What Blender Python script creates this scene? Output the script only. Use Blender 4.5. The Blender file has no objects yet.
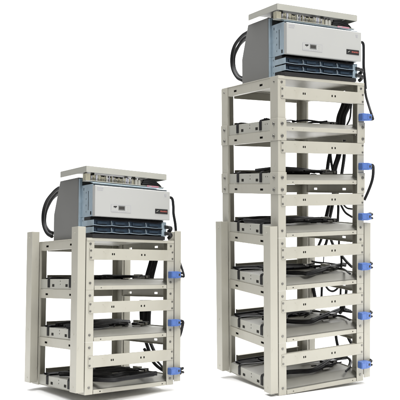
import bpy, math, random
from mathutils import Matrix, Vector
R = math.radians
random.seed(7)
S = bpy.context.scene
COL = S.collection

# ------------------------------------------------------------------ camera
F, PX, HY = 741.6, 312.6, 231.8          # focal length, principal point (photo pixels)
CAM_H = 0.7796
cam = bpy.data.cameras.new('camera'); co = bpy.data.objects.new('camera', cam); COL.objects.link(co)
cam.sensor_width = 36; cam.lens = F / 400 * 36
cam.shift_x = (200 - PX) / 400; cam.shift_y = (HY - 200) / 400
cam.clip_start = .05; cam.clip_end = 200
co.location = (0, 0, CAM_H); co.rotation_euler = (R(90), 0, 0)
S.camera = co

# ------------------------------------------------------------------ studio light
W = bpy.data.worlds.new('World'); S.world = W; W.use_nodes = True
bg = W.node_tree.nodes['Background']
bg.inputs['Color'].default_value = (1, 1, 1, 1); bg.inputs['Strength'].default_value = .33
S.view_settings.view_transform = 'Standard'; S.view_settings.look = 'None'
S.view_settings.exposure = 0; S.view_settings.gamma = 1

def area(name, loc, target, size, power, color=(1, 1, 1)):
    l = bpy.data.lights.new(name, 'AREA'); l.shape = 'SQUARE'; l.size = size; l.energy = power; l.color = color
    o = bpy.data.objects.new(name, l); COL.objects.link(o); o.location = loc
    o.rotation_euler = (Vector(target) - Vector(loc)).to_track_quat('-Z', 'Y').to_euler()
    return o
area('key_softbox', (2.1, .5, 4.1), (0, 3.6, .8), 1.5, 172, (1, .985, .95))
area('added_overhead_fill', (-.2, 3.4, 5.2), (-.2, 3.6, 0), 5.5, 590)  # added unseen lamp that keeps the floor white and thins contact shadows
area('added_backdrop_fill', (0, 5.0, 5.6), (0, 7.2, 1.2), 3.5, 380)  # added unseen lamp that whitens the sheet behind the racks

# ------------------------------------------------------------------ materials
def mat(name, col, rough=.5, metal=0., var=.04, scale=14, bump=.0, spec=.5, coat=0., grain=0, wear=0):
    m = bpy.data.materials.new(name); m.use_nodes = True
    nt = m.node_tree; b = nt.nodes['Principled BSDF']
    b.inputs['Roughness'].default_value = rough; b.inputs['Metallic'].default_value = metal
    b.inputs['Specular IOR Level'].default_value = spec
    tc = nt.nodes.new('ShaderNodeTexCoord'); n = nt.nodes.new('ShaderNodeTexNoise')
    n.inputs['Scale'].default_value = scale; n.inputs['Detail'].default_value = 5
    nt.links.new(tc.outputs['Object'], n.inputs['Vector'])
    mx = nt.nodes.new('ShaderNodeMix'); mx.data_type = 'RGBA'
    c = Vector(col)
    mx.inputs['A'].default_value = (*(c * (1 - var)), 1); mx.inputs['B'].default_value = (*[min(1, v) for v in c * (1 + var)], 1)
    nt.links.new(n.outputs['Fac'], mx.inputs['Factor'])
    last = mx.outputs['Result']
    if wear:                                  # sparse scuffs and faint grime in the paint
        for sc_, dist, lo, hi, dark in ((38, 1.5, .66, .74, .80), (5, 2.5, .55, .80, .90)):
            n3 = nt.nodes.new('ShaderNodeTexNoise'); n3.inputs['Scale'].default_value = sc_; n3.inputs['Detail'].default_value = 8; n3.inputs['Distortion'].default_value = dist
            mp = nt.nodes.new('ShaderNodeMapping'); mp.inputs['Scale'].default_value = (1, 1, .35); nt.links.new(tc.outputs['Object'], mp.inputs['Vector']); nt.links.new(mp.outputs['Vector'], n3.inputs['Vector'])
            r3 = nt.nodes.new('ShaderNodeMapRange'); r3.inputs['From Min'].default_value = lo; r3.inputs['From Max'].default_value = hi; nt.links.new(n3.outputs['Fac'], r3.inputs['Value'])
            m3 = nt.nodes.new('ShaderNodeMix'); m3.data_type = 'RGBA'; m3.blend_type = 'MULTIPLY'; m3.inputs['B'].default_value = (dark, dark*.985, dark*.955, 1)
            sf = nt.nodes.new('ShaderNodeMath'); sf.operation = 'MULTIPLY'; sf.inputs[1].default_value = wear; nt.links.new(r3.outputs['Result'], sf.inputs[0])
            nt.links.new(sf.outputs[0], m3.inputs['Factor']); nt.links.new(last, m3.inputs['A']); last = m3.outputs['Result']
    nt.links.new(last, b.inputs['Base Color'])
    mr = nt.nodes.new('ShaderNodeMapRange'); mr.inputs['To Min'].default_value = rough * .85; mr.inputs['To Max'].default_value = min(1, rough * 1.2)
    nt.links.new(n.outputs['Fac'], mr.inputs['Value']); nt.links.new(mr.outputs['Result'], b.inputs['Roughness'])
    if bump:
        n2 = nt.nodes.new('ShaderNodeTexNoise'); n2.inputs['Scale'].default_value = grain or 900; n2.inputs['Detail'].default_value = 2
        nt.links.new(tc.outputs['Object'], n2.inputs['Vector'])
        bp = nt.nodes.new('ShaderNodeBump'); bp.inputs['Strength'].default_value = bump; bp.inputs['Distance'].default_value = .001
        nt.links.new(n2.outputs['Fac'], bp.inputs['Height']); nt.links.new(bp.outputs['Normal'], b.inputs['Normal'])
    return m
CREAM = mat('cream_powder_coat', (0.402, 0.388, 0.334), .42, 0, .05, 6, .12, wear=.8)
CREAM2 = mat('cream_tray_paint', (0.374, 0.370, 0.329), .45, 0, .07, 9, .12, wear=.8)
TRAYG = mat('grey_tray_lid', (0.291, 0.287, 0.261), .5, 0, .16, 11, .15)
STEEL = mat('bolt_steel', (.20, .195, .18), .38, .85, .1, 60)
HOLE = mat('dark_recess', (.03, .028, .025), .8, 0, .1)  # dark colour, also paints in the shade seen through slots
GREY = mat('grey_case_paint', (0.150, 0.150, 0.144), .48, 0, .05, 6, .25)
ZINC = mat('blue_zinc_plate', (0.405, 0.502, 0.572), .36, .5, .22, 34, .06)
WHITE = mat('white_front_paint', (0.383, 0.385, 0.374), .4, 0, .015, 5, .06)
LIDM = mat('pale_cover_paint', (0.348, 0.344, 0.309), .42, 0, .06, 10, .08)
BLACK = mat('black_cable_rubber', (.007, .007, .008), .55, 0, .3, 40, .1, spec=.25)
BLACKP = mat('black_plastic', (.010, .010, .011), .45, 0, .2, 30)
HANDLE = mat('matt_black_handle', (.006, .006, .008), .8, 0, .2, 30, spec=.15)
NAVY = mat('dark_navy_cell', (.020, .038, .062), .25, 0, .6, 30)
EDGE = mat('clear_divider_edge', (0.270, 0.333, 0.387), .25, .1, .2, 60)
BLUE = mat('blue_connector_plastic', (0.077, 0.149, 0.396), .38, 0, .1, 60)
LCD = mat('lcd_grey', (.16, .165, .16), .3, 0, .08, 80)
RED = mat('red_marking', (.30, .075, .06), .45, 0, .1)
PINK = mat('pink_warning_label', (.42, .19, .23), .5, 0, .1)
TERM = mat('terminal_beige', (0.274, 0.259, 0.194), .5, 0, .25, 70, .1)
GREYMARK = mat('grey_print', (.32, .32, .35), .6, 0, .05)
FLOOR = mat('white_studio_sheet', (.93, .93, .93), .7, 0, .004, 3)

# ------------------------------------------------------------------ mesh builder
class MB:
    def __init__(s): s.v = []; s.f = []; s.m = []; s.mats = []; s.sm = []
    def mi(s, m):
        if m not in s.mats: s.mats.append(m)
        return s.mats.index(m)
    def add(s, vs, fs, m, smooth=False):
        o = len(s.v); s.v += [tuple(p) for p in vs]; k = s.mi(m)
        for f in fs: s.f.append([i + o for i in f]); s.m.append(k); s.sm.append(smooth)
    def box(s, x0, x1, y0, y1, z0, z1, m):
        s.add([(x0,y0,z0),(x1,y0,z0),(x1,y1,z0),(x0,y1,z0),(x0,y0,z1),(x1,y0,z1),(x1,y1,z1),(x0,y1,z1)],
              [(3,2,1,0),(4,5,6,7),(0,1,5,4),(1,2,6,5),(2,3,7,6),(3,0,4,7)], m)
    def prism(s, poly, a0, a1, m, axis='z'):
        def P(u, v, a): return (u, v, a) if axis == 'z' else ((a, u, v) if axis == 'x' else (u, a, v))
        n = len(poly)
        A = sum(poly[i][0]*poly[(i+1) % n][1] - poly[(i+1) % n][0]*poly[i][1] for i in range(n))
        if (A < 0) != (axis == 'y'): poly = poly[::-1]
        vs = [P(u, v, a0) for u, v in poly] + [P(u, v, a1) for u, v in poly]
        s.add(vs, [tuple(range(n))[::-1], tuple(range(n, 2*n))] + [(i, (i+1) % n, (i+1) % n + n, i + n) for i in range(n)], m)
    def plate(s, axis, a0, a1, u0, u1, v0, v1, holes, m):
        """flat sheet square to one axis, with rectangular slots cut clean through"""
        us = sorted({u0, u1} | {max(u0, min(u1, h[i])) for h in holes for i in (0, 1)})
        vs = sorted({v0, v1} | {max(v0, min(v1, h[i])) for h in holes for i in (2, 3)})
        def solid(i, j):
            if i < 0 or j < 0 or i >= len(us)-1 or j >= len(vs)-1: return False
            cu, cv = (us[i]+us[i+1])/2, (vs[j]+vs[j+1])/2
            return not any(h[0] < cu < h[1] and h[2] < cv < h[3] for h in holes)
        idx = {}; V = []; Fc = []
        def vid(i, j, k):
            if (i, j, k) not in idx:
                a = (a0, a1)[k]; u, v = us[i], vs[j]
                V.append((a, u, v) if axis == 'x' else ((u, a, v) if axis == 'y' else (u, v, a))); idx[(i, j, k)] = len(V)-1
            return idx[(i, j, k)]
        fl = axis == 'y'
        def q(*ids): Fc.append(tuple(ids[::-1] if fl else ids))
        for i in range(len(us)-1):
            for j in range(len(vs)-1):
                if not solid(i, j): continue
                q(vid(i,j,1), vid(i+1,j,1), vid(i+1,j+1,1), vid(i,j+1,1))
                q(vid(i,j,0), vid(i,j+1,0), vid(i+1,j+1,0), vid(i+1,j,0))
                if not solid(i-1, j): q(vid(i,j,0), vid(i,j,1), vid(i,j+1,1), vid(i,j+1,0))
                if not solid(i+1, j): q(vid(i+1,j,0), vid(i+1,j+1,0), vid(i+1,j+1,1), vid(i+1,j,1))
                if not solid(i, j-1): q(vid(i,j,0), vid(i+1,j,0), vid(i+1,j,1), vid(i,j,1))
                if not solid(i, j+1): q(vid(i,j+1,0), vid(i,j+1,1), vid(i+1,j+1,1), vid(i+1,j+1,0))
        s.add(V, Fc, m)
    def cyl(s, c, axis, r, h, m, n=14, cap=.8):
        """short cylinder from c along axis, its far end slightly chamfered"""
        a = Vector(axis).normalized(); t = a.orthogonal().normalized(); b = a.cross(t); c = Vector(c); V = []
        for hh, rr in ((0, r), (h*.7, r), (h, r*cap)):
            V += [c + a*hh + (t*math.cos(2*math.pi*i/n) + b*math.sin(2*math.pi*i/n))*rr for i in range(n)]
        fs = [(k*n+i, k*n+(i+1) % n, (k+1)*n+(i+1) % n, (k+1)*n+i) for k in range(2) for i in range(n)]
        s.add(V, fs, m, True); s.add(V[2*n:], [tuple(range(n))], m); s.add(V[:n], [tuple(range(n))[::-1]], m)
    def tube(s, pts, r, m, n=10, sub=6, flat=1.0):
        pts = [Vector(p) for p in pts]
        P = [pts[0]*2 - pts[1]] + pts + [pts[-1]*2 - pts[-2]]; C = []
        for i in range(1, len(P)-2):
            for k in range(sub):
                t = k/sub
                a, b, c, d = P[i-1], P[i], P[i+1], P[i+2]
                C.append(.5*((2*b) + (c-a)*t + (2*a-5*b+4*c-d)*t*t + (3*b-a-3*c+d)*t**3))
        C.append(pts[-1]); V = []; up = None
        for i, c in enumerate(C):
            tan = (C[min(i+1, len(C)-1)] - C[max(i-1, 0)]).normalized()
            if up is None: up = tan.orthogonal().normalized()
            up = (up - tan*up.dot(tan)).normalized(); sd = tan.cross(up)
            V += [c + up*math.cos(2*math.pi*k/n)*r*flat + sd*math.sin(2*math.pi*k/n)*r for k in range(n)]
        L = len(C)
        s.add(V, [(i*n+k, i*n+(k+1) % n, (i+1)*n+(k+1) % n, (i+1)*n+k) for i in range(L-1) for k in range(n)], m, True)
        s.add(V[:n], [tuple(range(n))[::-1]], m); s.add(V[-n:], [tuple(range(n))], m)
    def band(s, path, y0, y1, t, m):
        """flat strap swept along a path in the x-z plane"""
        n = len(path); V = []
        for i, (x, z) in enumerate(path):
            a = Vector(path[max(i-1, 0)]); b = Vector(path[min(i+1, n-1)]); d = (b-a).normalized(); nx, nz = -d.y*t, d.x*t
            V += [(x, y0, z), (x, y1, z), (x+nx, y1, z+nz), (x+nx, y0, z+nz)]
        fs = [(4*i+k, 4*i+(k+1) % 4, 4*i+4+(k+1) % 4, 4*i+4+k) for i in range(n-1) for k in range(4)]
        s.add(V, fs + [(0, 3, 2, 1), (4*n-4, 4*n-3, 4*n-2, 4*n-1)], m)
    def build(s, name, parent=None, bevel=.0012, M=None):
        me = bpy.data.meshes.new(name); me.from_pydata(s.v, [], s.f)
        for m in s.mats: me.materials.append(m)
        me.polygons.foreach_set('material_index', s.m); me.polygons.foreach_set('use_smooth', s.sm); me.update()
        o = bpy.data.objects.new(name, me); COL.objects.link(o)
        if bevel:
            md = o.modifiers.new('edge_round', 'BEVEL'); md.width = bevel; md.segments = 2; md.limit_method = 'ANGLE'; md.angle_limit = R(40)
        if parent: o.parent = parent
        if M is not None: o.matrix_world = M
        return o
def tag(o, label, cat, group=None, kind=None):
    o['label'] = label; o['category'] = cat
    if group: o['group'] = group
    if kind: o['kind'] = kind
    return o
def empty(name, M):
    o = bpy.data.objects.new(name, None); COL.objects.link(o); o.empty_display_size = .1; o.matrix_world = M; return o
def copy_tree(o, parent=None, M=None):
    c = o.copy(); COL.objects.link(c)
    if parent: c.parent = parent; c.matrix_parent_inverse = o.matrix_parent_inverse.copy()
    if M is not None: c.matrix_world = M
    for ch in o.children: copy_tree(ch, c)
    return c

# ------------------------------------------------------------------ the floor
fl = MB(); n = 14; prof = [(2.45, 0.), (6.2, 0.)] + [(6.2 + 1.6*math.sin(R(90*i/n)), 1.6*(1-math.cos(R(90*i/n)))) for i in range(1, n+1)] + [(7.8, 6.)]
fl.add([(x, y, z) for x in (-4.2, 4.2) for y, z in prof], [(i, i+len(prof), i+1+len(prof), i+1) for i in range(len(prof)-1)], FLOOR, True)
g = fl.build('studio_floor', bevel=0); g['kind'] = 'structure'; g['label'] = 'seamless white studio sheet'

# ------------------------------------------------------------------ where the two racks stand
def frame(t, tilt, roll, yaw, k=1., kz=1.):
    M = Matrix.Rotation(R(-roll), 4, 'Y') @ Matrix.Rotation(R(tilt), 4, 'X') @ Matrix.Rotation(R(yaw), 4, 'Z')
    return Matrix.Translation(Vector(t)*k + Vector((0, 0, CAM_H))) @ M @ Matrix.Diagonal((k, k, k*kz, 1))
MR = frame((-.1592, 3.5209, -.7796), 3.744, .069, 33.108)
ML = frame((-1.0882, 3.5384, -.7868), -3.571, .338, 44.261, .9337, 1.000) @ Matrix.Translation((0, 0, .006))
def at(M, px, py, axis, c):
    """the point of a rack's local plane (x, y or z = c) that a photo pixel looks at"""
    I = M.inverted(); o = I @ Vector((0, 0, CAM_H)); d = (I @ Vector(((px-PX)/F, 1, (HY-py)/F + CAM_H))) - o
    return o + d*((c - o[axis])/d[axis])
def T(x, y, z): return Matrix.Translation((x, y, z))

WD, DP, PITCH = .5, .587, .2505

# ------------------------------------------------------------------ rack
def post_mb(sx, rear, h):
    """folded C post: sx -1 left / +1 right; h = height"""
    b = MB(); t = .003; fw, sd, lp = .042, .072, .02
    if not rear: pr = [(0,0),(fw,0),(fw,t),(t,t),(t,sd-t),(lp,sd-t),(lp,sd),(0,sd)]
    else:
        rw = .07 if sx < 0 else .034
        pr = [(0,DP),(0,DP-sd),(.012,DP-sd),(.012,DP-sd+t),(t,DP-sd+t),(t,DP-t),(rw,DP-t),(rw,DP)]
    if sx > 0: pr = [(WD-x, y) for x, y in pr]
    b.prism(pr, 0, h, CREAM)
    if not rear:
        for z in (.034, h-.026): b.cyl((.021 if sx < 0 else WD-.021, .0005, z), (0,-1,0), .0062, .0035, STEEL)
    for z in (.03, h-.022):
        y = .034 if not rear else DP-.034
        b.cyl((0 if sx < 0 else WD, y, z), (sx, 0, 0), .005, .003, STEEL)
    return b
def side_rail_mb(sx, h=.0468):
    b = MB(); x0, x1 = (.0032, .0057) if sx < 0 else (WD-.0057, WD-.0032)
    slots = [(y, y+.03, .016, .026) for y in (.15, .42)]
    b.plate('x', x0, x1, .073, DP-.073, 0, h, slots, CREAM)
    if sx < 0: b.box(.012, .014, .13, .47, .008, .036, HOLE)  # added dark sheet: painted shade behind the slots
    xi = (.0058, .026) if sx < 0 else (WD-.026, WD-.0058)
    b.box(xi[0], xi[1], .075, DP-.075, h-.003, h-.0005, CREAM); b.box(xi[0], xi[1], .075, DP-.075, .0, .0025, CREAM)
    return b
def front_rail_mb():
    b = MB(); h = .056; x0, x1 = .016, WD-.003
    hs = [(.135, .141, .024, .034), (.145, .151, .024, .034), (.300, .307, .023, .033), (.318, .325, .023, .033)]
    b.plate('y', -.0032, -.0006, x0, x1, 0, h, hs, CREAM)
    b.box(.046, WD-.046, -.0004, .022, h-.0028, h-.0004, CREAM); b.box(.046, WD-.046, -.0004, .022, .0004, .0028, CREAM)
    b.box(.125, .175, .004, .007, .012, .044, HOLE); b.box(.290, .350, .004, .007, .012, .044, HOLE)  # added dark sheets so the rail holes look shaded inside
    for x in (.0225, WD-.0125):
        for z in (.011, h-.011): b.cyl((x, -.0032, z), (0,-1,0), .005, .003, STEEL)
    return b
def rear_rail_mb(z0, z1):
    b = MB(); hs = []
    b.plate('y', DP-.0062, DP-.0034, .072, WD-.036, z0, z1, hs, CREAM)
    b.box(.072, WD-.036, DP-.03, DP-.0065, z1-.0028, z1-.0003, CREAM)
    return b
def shelf_mb(lip=True):
    b = MB(); b.box(.0062, WD-.0062, .0042, DP-.0066, .0015, .0042, CREAM)
    if lip:
        hs = [(.078, .084, .008, .013), (.43, .436, .008, .013)]
        b.plate('y', .0003, .0028, .0445, WD-.0445, .0005, .0205, hs, CREAM)
        b.box(.0445, WD-.0445, .003, .012, .0182, .0205, CREAM)
    return b
def joint_plate_mb(sx, rear):
    b = MB(); z0, z1, t, fw, sd = -.045, .058, .003, .0445, .0715
    if not rear: pr = [(-t,-t-.0008),(fw,-t-.0008),(fw,-.0008),(-.0006,-.0008),(-.0006,sd),(-t,sd)]
    else: pr = [(-t,DP+t),(fw,DP+t),(fw,DP+.0006),(-.0006,DP+.0006),(-.0006,DP-sd),(-t,DP-sd)]
    if sx > 0: pr = [(WD-x, y) for x, y in pr]
    b.prism(pr, z0, z1, CREAM)
    for z in (-.024, .033):
        if not rear: b.cyl((.02 if sx < 0 else WD-.012, -t-.0008, z), (0,-1,0), .0075, .005, STEEL)
        b.cyl((-t if sx < 0 else WD+t, .032 if not rear else DP-.04, z), (sx, 0, 0), .0082, .005, STEEL)
    return b
def sleeve_mb(sx, rear):
    """tall folded channel bolted outside the corner posts"""
    b = MB(); z0, z1 = .014, .807; w, d, t = .040, .066, .0035
    y0 = .0004 if not rear else DP-d-.006
    xa, xb = -.0042, -.0042-w
    pr = [(xa,y0),(xb,y0),(xb,y0+d),(xa,y0+d),(xa,y0+d-t),(xb+t,y0+d-t),(xb+t,y0+t),(xa,y0+t)]
    if sx > 0: pr = [(WD-x, y) for x, y in pr]
    b.prism(pr, z0, z1, CREAM)
    for z in (.04, .29, .54, .775):
        b.cyl((xb if sx < 0 else WD-xb, y0+d*.5, z), (sx, 0, 0), .005, .002, CREAM)
    return b
def make_rack(M, nt, label, plates):
    root = empty('battery_rack', M); tag(root, label, 'battery rack', 'bolted cream battery racks')
    first = None
    for k in range(nt):
        if first is None:
            tier = shelf_mb().build('rack_tier', root); tier.location = (0, 0, k*PITCH)
            for sx in (-1, 1):
                for rear in (False, True): post_mb(sx, rear, PITCH-.0003).build('post', tier, .002)
                sr = side_rail_mb(sx).build('side_rail', tier); sr.location.z = PITCH-.0455
            fr = front_rail_mb().build('front_rail', tier); fr.location.z = PITCH-.046-.056
            rear_rail_mb(.0, .077).build('rear_rail', tier); r2 = rear_rail_mb(.0, .044).build('rear_rail', tier); r2.location.z = PITCH-.0455
            first = tier
        else:
            c = copy_tree(first, root); c.location = (0, 0, k*PITCH)
    drops = (.008, .002, 0, 0, 0, 0) if nt > 3 else (.021, .011, .002)   # the rails are bolted at slightly different heights
    for ch in root.children:
        if ch.name.startswith('rack_tier'):
            k = round(ch.location.z/PITCH)
            for g_ in ch.children:
                if g_.name.startswith('front_rail'): g_.location.z -= drops[k]
    top = MB(); z = nt*PITCH
    top.box(.001, WD-.001, .001, DP-.001, z, z+.0028, CREAM); top.box(.001, WD-.001, -.0022, .0006, z-.012, z+.0028, CREAM)
    top.build('deck', root)
    for j in plates:
        for sx in (-1, 1):
            for rear in (False, True):
                o = joint_plate_mb(sx, rear).build('joint_plate', root); o.location.z = j*PITCH
    for sx in (-1, 1):
        for rear in (False, True): sleeve_mb(sx, rear).build('reinforcing_post', root, .002)
    return root
make_rack(MR, 6, 'tall six-tier cream steel battery rack with bolted corner joints', (4, 5))
make_rack(ML, 3, 'short three-tier cream steel battery rack', ())

# ------------------------------------------------------------------ battery trays
def tray_wall_mb(sx):
    b = MB(); x0, x1 = (.0068, .0092) if sx < 0 else (WD-.0092, WD-.0068)
    hs = []
    for y in (.205, .355): hs.append((y, y+.026, .010, .024))
    hs += [(.285, .291, .020, .026), (.285, .291, .036, .042)]
    for z in (.012, .024, .036): hs.append((.545, .55, z, z+.005))
    for y in (.11, .13): hs.append((y, y+.005, .03, .036))
    b.plate('x', x0, x1, .020, DP-.012, .0, .050, hs, CREAM2)
    return b
def make_tray(M, label, group, paths, rr):
    root = tray_wall_mb(-1).build('battery_tray', None, .001, M); tag(root, label, 'battery tray', group)
    tray_wall_mb(1).build('side_wall', root)
    b = MB()                                             # folded lid with a sloping front
    pr = [(.024,.004),(.024,.018),(.085,.044),(DP-.06,.048),(DP-.06,.004)]
    b.prism(pr, .0125, WD-.0105, TRAYG, 'x'); b.box(.0108, .0118, .19, .40, .004, .03, HOLE)  # HOLE sheet paints shade behind the wall's holes
    for x, y in ((.10,.2),(.2,.33),(.33,.22),(.40,.36),(.15,.42),(.3,.46)): b.box(x, x+.03, y, y+.012, .0455, .0502, HOLE)
    b.build('lid', root)
    for y in (.165, .405):
        s = MB(); s.band([(.0062,.006),(.0060,.046),(.0095,.055),(.020,.0585),(.05,.0575),(.10,.0535),(.17,.052)], y, y+.022, .003, BLACK)
        s.build('strap', root, .0008)
    def bit(name, m, *d):
        k = MB(); k.box(*d, m); k.build(name, root, .0015)
    bit('terminal_block', BLACKP, .430, .470, .19, .23, .0485, .068); bit('terminal_stud', STEEL, .442, .456, .183, .1895, .052, .064)
    bit('bracket', STEEL, .40, .428, .17, .20, .0485, .060); bit('bracket', CREAM2, .436, .462, .245, .30, .0485, .074)
    bit('terminal_block', BLACKP, .405, .432, .225, .262, .0485, .063); bit('bracket', STEEL, .33, .372, .115, .130, .0485, .0545)
    bit('battery_block', HANDLE, .16, .39, .33, .50, .0487, .0585); bit('battery_block', HANDLE, .03, .15, .44, .51, .0487, .0565)
    for q in range(5):
        x, y = random.uniform(.1, .4), random.uniform(.14, .40); c = MB(); P = [(x, y, .0535)]
        for w in range(3): P.append((P[-1][0]+random.uniform(-.01, .08), P[-1][1]+random.uniform(-.05, .08), .0535 + random.uniform(0, .012)))
        P = [(min(.47, max(.03, a)), min(.5, max(.11, b_)), z_) for a, b_, z_ in P]
        c.tube(P, random.choice((.0028, .0036, .0045)), BLACK, 8); c.build('wire', root, 0)
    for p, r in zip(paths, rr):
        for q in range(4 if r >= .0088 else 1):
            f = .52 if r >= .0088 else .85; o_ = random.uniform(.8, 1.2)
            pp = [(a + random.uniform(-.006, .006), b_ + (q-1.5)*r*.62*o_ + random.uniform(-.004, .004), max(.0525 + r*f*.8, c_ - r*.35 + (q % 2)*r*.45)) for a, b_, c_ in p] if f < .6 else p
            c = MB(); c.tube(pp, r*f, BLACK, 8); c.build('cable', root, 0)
    return root
ordinal = ['bottom', 'fifth', 'fourth', 'third', 'second', 'top']
def jit(p, a=.008): return tuple(v + random.uniform(-a, a)*(1 if i < 2 else .25) for i, v in enumerate(p))
right_notes = ['bottom tray of the tall rack, fully seen from above', 'tray second from bottom of the tall rack', 'tray third from bottom of the tall rack',
               'tray third from top of the tall rack', 'tray second from top of the tall rack', 'topmost tray of the tall rack']
left_notes = ['bottom tray of the short rack under thick black cables', 'middle tray of the short rack', 'topmost tray of the short rack']
def cable_paths(tier, left):
    """black leads lying on a tray's lid, traced where the photo shows them"""
    M = ML if left else MR; base = tier*PITCH*1.0+.0045
    def on(pts, h): return [tuple(at(M, x, y, 2, base+.050+h) - Vector((0, 0, base))) for x, y in pts]
    if not left and tier == 0:
        P = [(on([(276,374),(286,372),(300,371),(312,370),(322,366),(335,359),(346,357)], .012), .012), (on([(340,359),(346,357.5),(350,360),(350,366),(346,371)], .008), .007),
             (on([(300,363),(314,361),(328,359),(340,356)], .006), .006), ([(.05,.515,.056),(.2,.52,.056),(.4,.51,.056)], .006)]  # last tube is a black stand-in for the shadow gap behind the lid
    elif not left and tier == 1:
        P = [(on([(264,318),(286,320.5),(298,321.5),(309,321.5),(318,318),(330,313.5),(342,309),(350,311)], .013), .013), (on([(318,318),(332,316),(342,316),(350,320)], .008), .006), ([(.03,.515,.058),(.2,.52,.058),(.4,.51,.056)], .008),  # rear tube painted black in place of the shadow gap behind the lid
             (on([(312,311),(322,312),(330,314)], .01), .005)]
    elif not left and tier == 2:
        P = [(on([(264,269.5),(286,272),(300,272.5),(308,273),(318,270.5),(330,267),(345,264)], .013), .013), (on([(310,261),(318,262.5),(328,263.5),(346,266)], .010), .007), ([(.03,.515,.058),(.2,.50,.058),(.3,.45,.060),(.40,.40,.06)], .009), (on([(336,268),(344,269),(350,274)], .01), .006)]  # rear run of the third tube also stands in for the shadow gap
    elif left and tier == 0:
        P = [(on([(84,372),(93,371.5),(110,370),(126,369),(136,371)], .022), .015), (on([(84,376),(93,375.5),(110,376),(125,373),(142,373.5),(156,373)], .014), .014),
             (on([(84,379),(94,379),(112,380),(125,378),(140,376),(152,374)], .012), .013), (on([(60,373.5),(80,374),(96,375),(110,374)], .012), .015), (on([(96,368.5),(112,367.5),(128,368.5)], .02), .010)]
    elif left and tier == 1:
        P = [([(.00,.20,.064),(.06,.17,.068),(.13,.18,.066),(.20,.21,.070),(.30,.27,.070),(.40,.34,.066),(.46,.38,.062)], .014), ([(.02,.26,.064),(.10,.24,.080),(.18,.25,.078),(.28,.31,.076),(.42,.40,.07)], .012), ([(.02,.14,.060),(.08,.12,.062),(.14,.13,.060),(.2,.16,.062)], .010),
             ([(.05,.40,.064),(.2,.42,.072),(.36,.45,.064)], .014)]
    elif tier == (2 if left else 5):
        P = [([(.02,.15,.060),(.06,.16,.058),(.10,.19,.070),(.13,.23,.066),(.16,.26,.058)], .009), ([(.02,.19,.058),(.2,.30,.0575),(.36,.34,.0565),(.46,.30,.060)], .005), ([(.10,.17,.058),(.14,.20,.066),(.17,.25,.058)], .007)]
        if left: P.append(([(.18,.25,.06),(.26,.28,.066),(.38,.33,.064),(.47,.31,.062)], .008))
    else:
        P = [([(.0135,.34,.064),(.02,.22,.064),(.05,.155,.066),(.12,.15,.066),(.17,.16,.068),(.25,.21,.066),(.35,.27,.066),(.44,.30,.064)], .014), ([(.02,.26,.066),(.1,.2,.078),(.17,.19,.076),(.28,.25,.074),(.42,.34,.066)], .011),
             ([(.03,.45,.066),(.16,.44,.072),(.3,.46,.066)], .013), ([(.26,.18,.062),(.34,.22,.064),(.43,.25,.062)], .008)]
        if tier == 4: P[0] = (P[0][0][2:], .012); P.pop(2)
    return [[jit(p, .003) for p in q] for q, r in P], [r for q, r in P]
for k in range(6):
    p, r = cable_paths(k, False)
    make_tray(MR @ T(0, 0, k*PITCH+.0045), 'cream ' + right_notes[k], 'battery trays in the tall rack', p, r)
for k in range(3):
    p, r = cable_paths(k, True)
    make_tray(ML @ T(0, 0, k*PITCH+.0045), 'cream ' + left_notes[k], 'battery trays in the short rack', p, r)

# ------------------------------------------------------------------ blue connectors on the right front posts
def connector_mb():
    b = MB()                                             # origin: left end of the body on the post face
    pr = [(.003,-.016),(.006,-.018),(.044,-.018),(.061,-.0135),(.061,.0135),(.044,.018),(.006,.018),(.003,.016)]
    b.prism(pr, -.034, -.002, BLUE, 'y')
    b.prism([(.006,-.012),(.028,-.012),(.028,.012),(.006,.012)], -.0365, -.0338, BLUE, 'y')
    b.prism([(.0335,-.0185),(.0365,-.0185),(.0365,.0185),(.0335,.0185)], -.0348, -.004, BLUE, 'y'); b.box(.047, .056, -.0346, -.0338, -.006, .006, HOLE)
    for z in (-.008, .008): b.cyl((.040, -.0335, z), (0,-1,0), .003, .002, BLUE)
    b.box(.008, .03, -.0021, -.0005, -.012, .012, STEEL)
    return b
cm = connector_mb()
def make_connector(M, k, side, label, tails):
    z = k*PITCH + .089 - (.016 if M is ML else .007 if k == 5 else 0)
    o = cm.build('power_connector', None, .0018, M @ T(.4595, -.0012, z)); tag(o, label, 'power connector', 'blue power connectors')
    for dz in (-.0085, .0085):
        p = MB(); p.cyl((.060, -.018, dz), (1, 0, 0), .0075, .017, BLACKP, cap=.9); p.build('plug', o, 0)
    for pts, r in tails:
        c = MB(); c.tube(pts, r, BLACK); c.build('cable', o, 0)
    return o
def stub(a): return [([(.074,-.018,.0085),(.083,-.012,.009+a),(.086,.008,.012+a),(.080,.03,.01)], .0055), ([(.074,-.018,-.0085),(.084,-.012,-.010),(.087,.008,-.009-a),(.080,.03,-.01)], .0055)]
pos_r = ['bottom', 'second from bottom', 'third from bottom', 'third from top', 'second from top', 'topmost']
z5 = 5*PITCH + .082
for k in range(6):
    tails = stub(.002)
    if k == 5: tails = [([(.074,-.018,-.006),(.084,-.014,-.004)] + [tuple(at(MR, x, y, 1, d) - Vector((.4595, -.0012, z5))) for x, y, d in ((370.8,112,.0),(368.3,104,.03),(366,96,.05),(364.5,86,.06))], .0065)]
    if k == 4: tails = [([(.074,-.018,.0085),(.088,-.012,.0),(.097,.0,-.04),(.094,.008,-.078),(.079,.02,-.13),(.064,.03,-.170)], .0075)]
    make_connector(MR, k, 1, 'blue power connector on the tall rack, ' + pos_r[k] + (' with a cable hanging below' if k == 4 else ' with a cable running up' if k == 5 else ''), tails)
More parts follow.
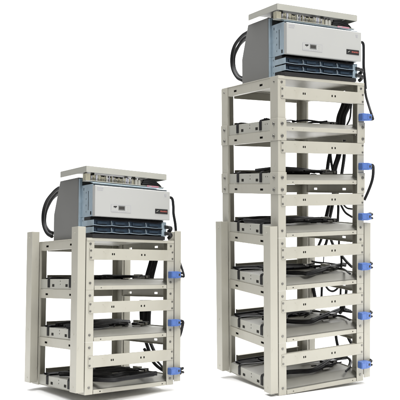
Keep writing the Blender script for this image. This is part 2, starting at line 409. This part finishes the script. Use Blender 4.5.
for k in range(3):
    tails = [[([(.074,-.018,.0085),(.090,-.012,.010),(.098,.0,.004),(.092,.02,-.004)], .0055), ([(.074,-.018,-.0085),(.092,-.012,-.012),(.100,.0,-.016),(.094,.02,-.012)], .0055), ([(.074,-.018,-.0085),(.086,.0,-.02),(.080,.03,-.03)], .005)],
             [([(.074,-.018,.0085),(.09,-.012,.0),(.096,.004,-.03),(.090,.014,-.07),(.082,.03,-.10)], .0075), ([(.074,-.018,-.0085),(.084,-.012,-.02),(.090,.01,-.05),(.084,.03,-.08)], .006)],
             [([(.074,-.018,-.0085),(.094,-.012,-.008),(.098,.004,.02),(.088,.02,.07),(.075,.03,.095)], .006), ([(.074,-.018,.0085),(.088,-.012,.02),(.084,.012,.06),(.076,.03,.09)], .0055)]][k]
    make_connector(ML, k, 1, 'blue power connector on the short rack, ' + ['lowest with two looped cables', 'middle with a cable sagging below it', 'upper with a cable arching above it'][k], tails)

# ------------------------------------------------------------------ power unit on the deck
def make_unit(M, label, extra):
    """origin: deck surface at the rack's front left corner"""
    root = empty('power_unit', M); tag(root, label, 'power unit', 'power units on the racks')
    b = MB(); b.prism([(.134,.0008),(.134,.290),(.335,.290),(.402,.128),(.402,.0008)], .020, .470, GREY, 'x')
    b.build('casing', root, .003)
    b = MB()                                             # zinc chassis ahead of the grey case
    b.plate('x', .0335, .0355, .005, .1335, .100, .250, [(.022,.034,.108,.124),(.05,.056,.13,.22),(.074,.078,.12,.128),(.074,.078,.15,.158),(.074,.078,.18,.188),(.074,.078,.21,.218),(.098,.104,.225,.238)], ZINC)
    b.plate('x', .4545, .4565, .005, .1335, .100, .250, [], ZINC)
    b.box(.0358, .4542, .006, .1335, .248, .2505, ZINC)
    b.box(.037, .453, .02, .1335, .11, .246, HOLE)
    b.plate('x', .0325, .0345, .093, .1335, .001, .099, [(.104,.108,.02,.028),(.104,.108,.05,.058),(.104,.108,.08,.088)], ZINC)
    b.box(.0225, .036, .122, .1335, .1, .284, ZINC); b.box(.4535, .468, .122, .1335, .001, .284, ZINC); b.box(.0225, .0322, .1225, .1335, .001, .0995, ZINC)
    b.prism([(.0,.2515),(.0,.2535),(.131,.287),(.131,.284)], .030, .460, ZINC, 'x')
    b.build('chassis', root)
    b = MB(); b.box(.034, .452, .03, .128, .0012, .0988, BLACKP); b.box(.028, .440, -.006, .0295, .001, .0185, BLACKP)
    b.build('battery_bay', root)
    for z in (.025, .057):                               # two drawers of four dark cells
        d = MB(); d.box(.030, .0325, -.008, .0915, z, z+.026, ZINC); d.box(.418, .4205, -.008, .0295, z, z+.026, ZINC)
        d.box(.0326, .4178, -.0085, .0295, z-.0005, z+.0012, NAVY)
        o = d.build('drawer', root, .0006)
        for i in range(4):
            x0 = .034 + i*.0975
            c = MB(); c.box(x0, x0+.0935, .003, .0285, z+.003, z+.0265, NAVY); c.box(x0+.02, x0+.074, -.002, .0028, z+.008, z+.021, NAVY); c.build('cell', o)
            c = MB(); c.tube([(x0-.003, -.0105, z+.0030), (x0+.022, -.0125, z+.0006), (x0+.05, -.0128, z-.0006), (x0+.074, -.0125, z+.0006), (x0+.0955, -.0105, z+.0030)], .0012, EDGE, 6); c.build('lip', o, 0)
            c = MB(); c.tube([(x0-.003, -.0055, z+.0285), (x0+.02, -.0065, z+.0262), (x0+.05, -.007, z+.0252), (x0+.076, -.0065, z+.0262), (x0+.0955, -.0055, z+.0285)], .0026, HANDLE, 6); c.build('handle', o, 0)
            if i:
                c = MB(); c.prism([(-.0105, z+.002), (.0285, z+.002), (.0285, z+.0245), (-.004, z+.0245), (-.0105, z+.012)], x0-.0034, x0-.0012, EDGE, 'x'); c.build('divider', o, 0)
    p = MB(); p.box(.421, .452, .002, .0292, .02, .09, ZINC)
    p.build('end_bracket', root)
    for z in (.034, .066):
        p = MB(); p.tube([(.4525,.012,z),(.468,.008,z),(.482,.006,z-.003),(.486,.014,z-.012),(.484,.03,z-.02)], .0095, BLACKP); p.cyl((.440,-.002,z),(1,0,0),.009,.02,BLACKP)
        p.build('plug', root, 0)
    fp = MB(); fp.prism([(-.020,.0985),(-.022,.1005),(-.022,.239),(-.020,.241),(.004,.241),(.004,.0985)], .030, .458, WHITE, 'x')
    f = fp.build('front_panel', root, .0015)
    y = -.0222
    d = MB(); d.plate('y', y-.0007, y+.0004, .116, .226, .122, .157, [(.1175,.2245,.1235,.1555)], GREYMARK)
    d.plate('y', y-.0006, y+.0004, .117, .225, .1228, .1562, [(.156,.194,.131,.154)], WHITE)
    d.box(.1555, .1945, y-.0004, y+.001, .1305, .1545, LCD)
    d.box(.160, .190, y-.0007, y-.0003, .136, .150, HOLE)
    d.prism([(.130,.150),(.149,.151),(.147,.1455),(.141,.1440),(.139,.1400),(.137,.1445),(.130,.1445)], y-.0015, y-.0007, BLACKP, 'y')
    for i in range(7): d.box(.122+i*.0045, .1245+i*.0045, y-.0009, y-.0005, .1262, .1285, GREYMARK)
    for i in range(4): d.box(.162+i*.011, .168+i*.011, y-.0009, y-.0005, .1262, .1285, GREYMARK)
    for zz in (.15, .14, .131): d.box(.205, .214, y-.0010, y-.0005, zz-.003, zz, WHITE)
    d.build('display', f, 0)
    d = MB(); d.box(.368, .443, y-.002, y+.001, .128, .151, BLACKP)
    d.prism([(.373,.1365),(.384,.1435),(.389,.1435),(.378,.1365)], y-.0028, y-.002, LIDM, 'y')
    for i, x in enumerate((.398, .409, .420)):          # worn red block letters
        d.plate('y', y-.0028, y-.002, x, x+.009, .1365, .1435, [(x+.0025, x+.0062, .1378, .1390)] if i != 1 else [(x+.003, x+.006, .141, .1450)], RED)
    d.plate('y', y-.0028, y-.002, .431, .4385, .1365, .1435, [(.4335,.4365,.1383,.1417)], RED)
    d.build('badge', f, .0004)
    d = MB()
    for r_, zz, hh in ((0, .229, .0062), (1, .2195, .0036)):
        x = .042
        for wd in ((.007,.006,.008,.006,.007) if r_ == 0 else (.005,.004,.006,.005,.004,.006)):
            d.box(x, x+wd*.62, y-.0004, y+.0004, zz-hh/2, zz+hh/2, GREYMARK); x += wd
    d.build('small_print', f, 0)
    d = MB(); d.prism([(.423,.226),(.437,.226),(.4345,.213),(.4255,.213)], y-.0005, y+.0004, GREYMARK, 'y'); d.prism([(.427,.223),(.433,.223),(.432,.217),(.428,.217)], y-.0008, y-.0005, LIDM, 'y')
    d.build('emblem', f, 0)
    # terminal strip under the raised cover
    b = MB(); b.box(.004, .452, .022, .060, .2625, .2655, LIDM); b.box(.004, .030, .026, .056, .266, .297, TERM)
    x = .034; rt = random.Random(3)
    while x < .252:
        w = rt.uniform(.004, .0085); b.box(x, x+w, .026+rt.uniform(-.002, .004), .056, .266, .286 + rt.uniform(0, .010), rt.choice((TERM, TERM, TERM, LIDM, GREYMARK)))
        b.box(x+w*.3, x+w*.65, .0235, .0262, .269, .275+rt.uniform(0, .006), rt.choice((STEEL, HOLE))); x += w + rt.uniform(.0006, .002)
    b.box(.03, .255, .046, .060, .266, .298, HOLE)
    o = b.build('terminal_strip', root, .0008)
    for x in (.268, .290, .308):
        c = MB(); c.cyl((x, .04, .2656), (0,0,1), .0098, .026, LIDM if x > .28 else TERM); c.cyl((x, .04, .2916), (0,0,1), .005, .008, STEEL); c.build('terminal', o, 0)
    for i in range(6):
        zz = .272 + (i % 3)*.0095; yy = .034 + .013*(i//3)
        c = MB(); c.tube([(.322+.004*i, yy, zz), (.355+.004*i, yy-.002, zz+.003), (.385+.005*i, yy, zz-.001), (.418+.003*i, yy+.004, zz*.35+.176), (.440+.002*i, yy+.012, .268)], .0062, BLACK); c.build('lead', root, 0)
    b = MB(); b.box(.345, .415, .0195, .0215, .2605, .2675, PINK); b.box(.357, .372, .019, .0196, .2620, .2660, WHITE); b.build('warning_label', o, 0)
    # raised cover
    b = MB(); x0, x1, y0, y1, z0, z1, t = .004, .464, .020, .300, .3025, .332, .0025
    b.box(x0, x1, y0, y1, z1-t, z1, LIDM); b.box(x0, x1, y0-.0003, y0+t, z0, z1-t-.0002, LIDM); b.box(x0-.0003, x0+t, y0+t+.0002, y1, z0, z1-t-.0002, LIDM)
    b.box(x1-t, x1+.0003, y0+t+.0002, y1, z0, z1-t-.0002, LIDM)
    for x, yy in ((.12,.18),(.36,.18),(.12,.26),(.36,.26)): b.box(x, x+.012, yy, yy+.02, .2905, z1-t, STEEL)
    b.build('top_cover', root, .002)
    for pts, r in extra:
        c = MB(); c.tube(pts, r, BLACK); c.build('cable', root, 0)
    return root
def rel(M, pts, axis, c, base, kz=1.):
    V = [at(M, x, y, axis, c) - Vector((0, 0, base)) for x, y in pts]
    return [(v.x, v.y, v.z/kz) for v in V]
BR = 6*PITCH + .003; BL = 3*PITCH + .003
exR = [(rel(MR, [(247,32),(241,36),(234,45),(231,56),(231.5,68),(236,77),(242,80.5)], 0, .05, BR), .0092),
       (rel(MR, [(247,36),(242,39.5),(236.5,48),(233,57),(233.5,68),(238,76),(243,78)], 0, .08, BR), .0085),
       (rel(MR, [(246,38),(240.5,43),(235.2,50),(232.2,58),(232.8,67),(236.5,74),(242,79)], 0, .11, BR), .0065),
       (rel(MR, [(357,42),(362,43),(362.7,52),(362.7,66),(364,80),(364.6,89)], 1, .06, BR), .0075)]
exL = [(rel(ML, [(59,188),(54,192),(47,201),(43.5,212),(43.5,224),(47,233),(52,236.5)], 0, .05, BL, 1.065), .0092),
       (rel(ML, [(59,192),(55,195),(49.5,203),(45.5,213),(45,224),(49,231),(53,233)], 0, .08, BL, 1.065), .0085),
       (rel(ML, [(58,194),(53,198.5),(48,205),(44.6,213),(44.2,222),(48,230),(52.5,234.5)], 0, .11, BL, 1.065), .0065),
       (rel(ML, [(167,197),(172,198.5),(173.3,206),(173.6,214),(175.3,224),(176,234)], 1, .06, BL, 1.065), .0075)]
make_unit(MR @ T(.006, 0, BR), 'grey cased power unit with white front panel on top of the tall rack', exR)
make_unit(ML @ T(0, 0, BL) @ Matrix.Diagonal((1, 1, 1.065, 1)), 'grey cased power unit with white front panel on top of the short rack', exL)

# ------------------------------------------------------------------ black cables dropping behind the trays
def bundle(M, label, cables, group='black cable runs behind the trays'):
    root = empty('cable_bundle', M); tag(root, label, 'cable bundle', group)
    for pts, depth, r in cables:
        (ax, ay), (bx, by) = pts[-2:]
        if by - ay > 6: pts = pts + [(bx + (bx-ax)*8/(by-ay), by + 8)]
        (ax, ay), (bx, by) = pts[:2]
        if by - ay > 6: pts = [(ax - (bx-ax)*8/(by-ay), ay - 8)] + pts
        strands = 1 if r < .012 else 3
        for q in range(strands):
            o_ = (q - (strands-1)/2)*r*105; w_ = lambda: random.uniform(-.25, .25) if strands > 1 else 0
            c = MB(); c.tube([tuple(at(M, x + o_ + w_(), y, 0, .515 + depth + .006*(q % 2))) for x, y in pts], r*(.55 if strands > 1 else 1), BLACK); c.build('cable', root, 0)
yb = .016
bundle(MR, 'thick bunched black cables behind the topmost trays of the tall rack', [
    ([(347,96),(344,106),(340,116),(338.5,126)], yb, .016), ([(350,96),(347.5,106),(343.5,116),(342,126)], yb, .016), ([(352.5,98),(351,108),(350,118),(347,125)], .012, .005),
    ([(332,146),(329,158),(327,172)], yb, .010), ([(340,146),(338.5,156),(335.5,165),(333.5,173)], yb, .013), ([(344.5,146),(344,158),(342,172)], yb, .009), ([(330,148),(331,160),(333,172)], yb, .007)])
bundle(MR, 'looser black cables behind the middle trays of the tall rack', [
    ([(332,198),(329,206),(326.5,216)], yb, .011), ([(334,198),(332,208),(330,217)], yb, .009), ([(338,200),(338.3,208),(338,217)], yb, .007),
    ([(340,203),(345,212),(352,217)], .010, .006), ([(343,204),(347,208),(352,209)], .010, .005),
    ([(323,233),(321,240),(318,247)], .013, .008), ([(328.5,233),(327,240),(325,247)], .013, .008), ([(329,234),(331.5,241),(334,247)], .013, .008), ([(339,234),(339,247)], .013, .006)])
bundle(MR, 'thin looping black cables behind the lower trays of the tall rack', [
    ([(341,252),(341.5,262),(341,276),(340.5,296)], .013, .006), ([(342,256),(346,261),(352,267)], .013, .0075), ([(324,252),(323.5,262)], .013, .003),
    ([(322,284),(321.5,298)], .013, .007), ([(312.5,284),(315,297)], .013, .010), ([(325,285),(329,290),(334,291),(340,286)], .013, .006), ([(347,284),(346,294)], .013, .008),
    ([(341,308),(343,306),(343.5,308),(340,313)], .013, .010), ([(343,311),(352,312)], .013, .006),
    ([(335.5,332),(336.5,340),(338,347)], .013, .008), ([(346,332),(349,339),(353,346)], .013, .009), ([(340,359),(346,357),(350,361),(348,368)], .010, .006)])
bundle(ML, 'wide flat black cables behind the trays of the short rack', [
    ([(153,258),(151,266),(148,276),(147,284)], yb, .016), ([(156,258),(153.5,266),(151.5,276),(150,284)], yb, .014), ([(158,259),(156,267)], .010, .003),
    ([(143,308),(143.2,318),(144,328)], yb, .018), ([(148,308),(147.5,318),(147,328)], yb, .017),
    ([(146,342),(149,351)], .013, .010), ([(150.5,343),(154,351)], .013, .010), ([(150,357),(155,364),(161,369),(169,374)], .010, .009), ([(152,357),(158,362),(166,371)], .010, .006)])
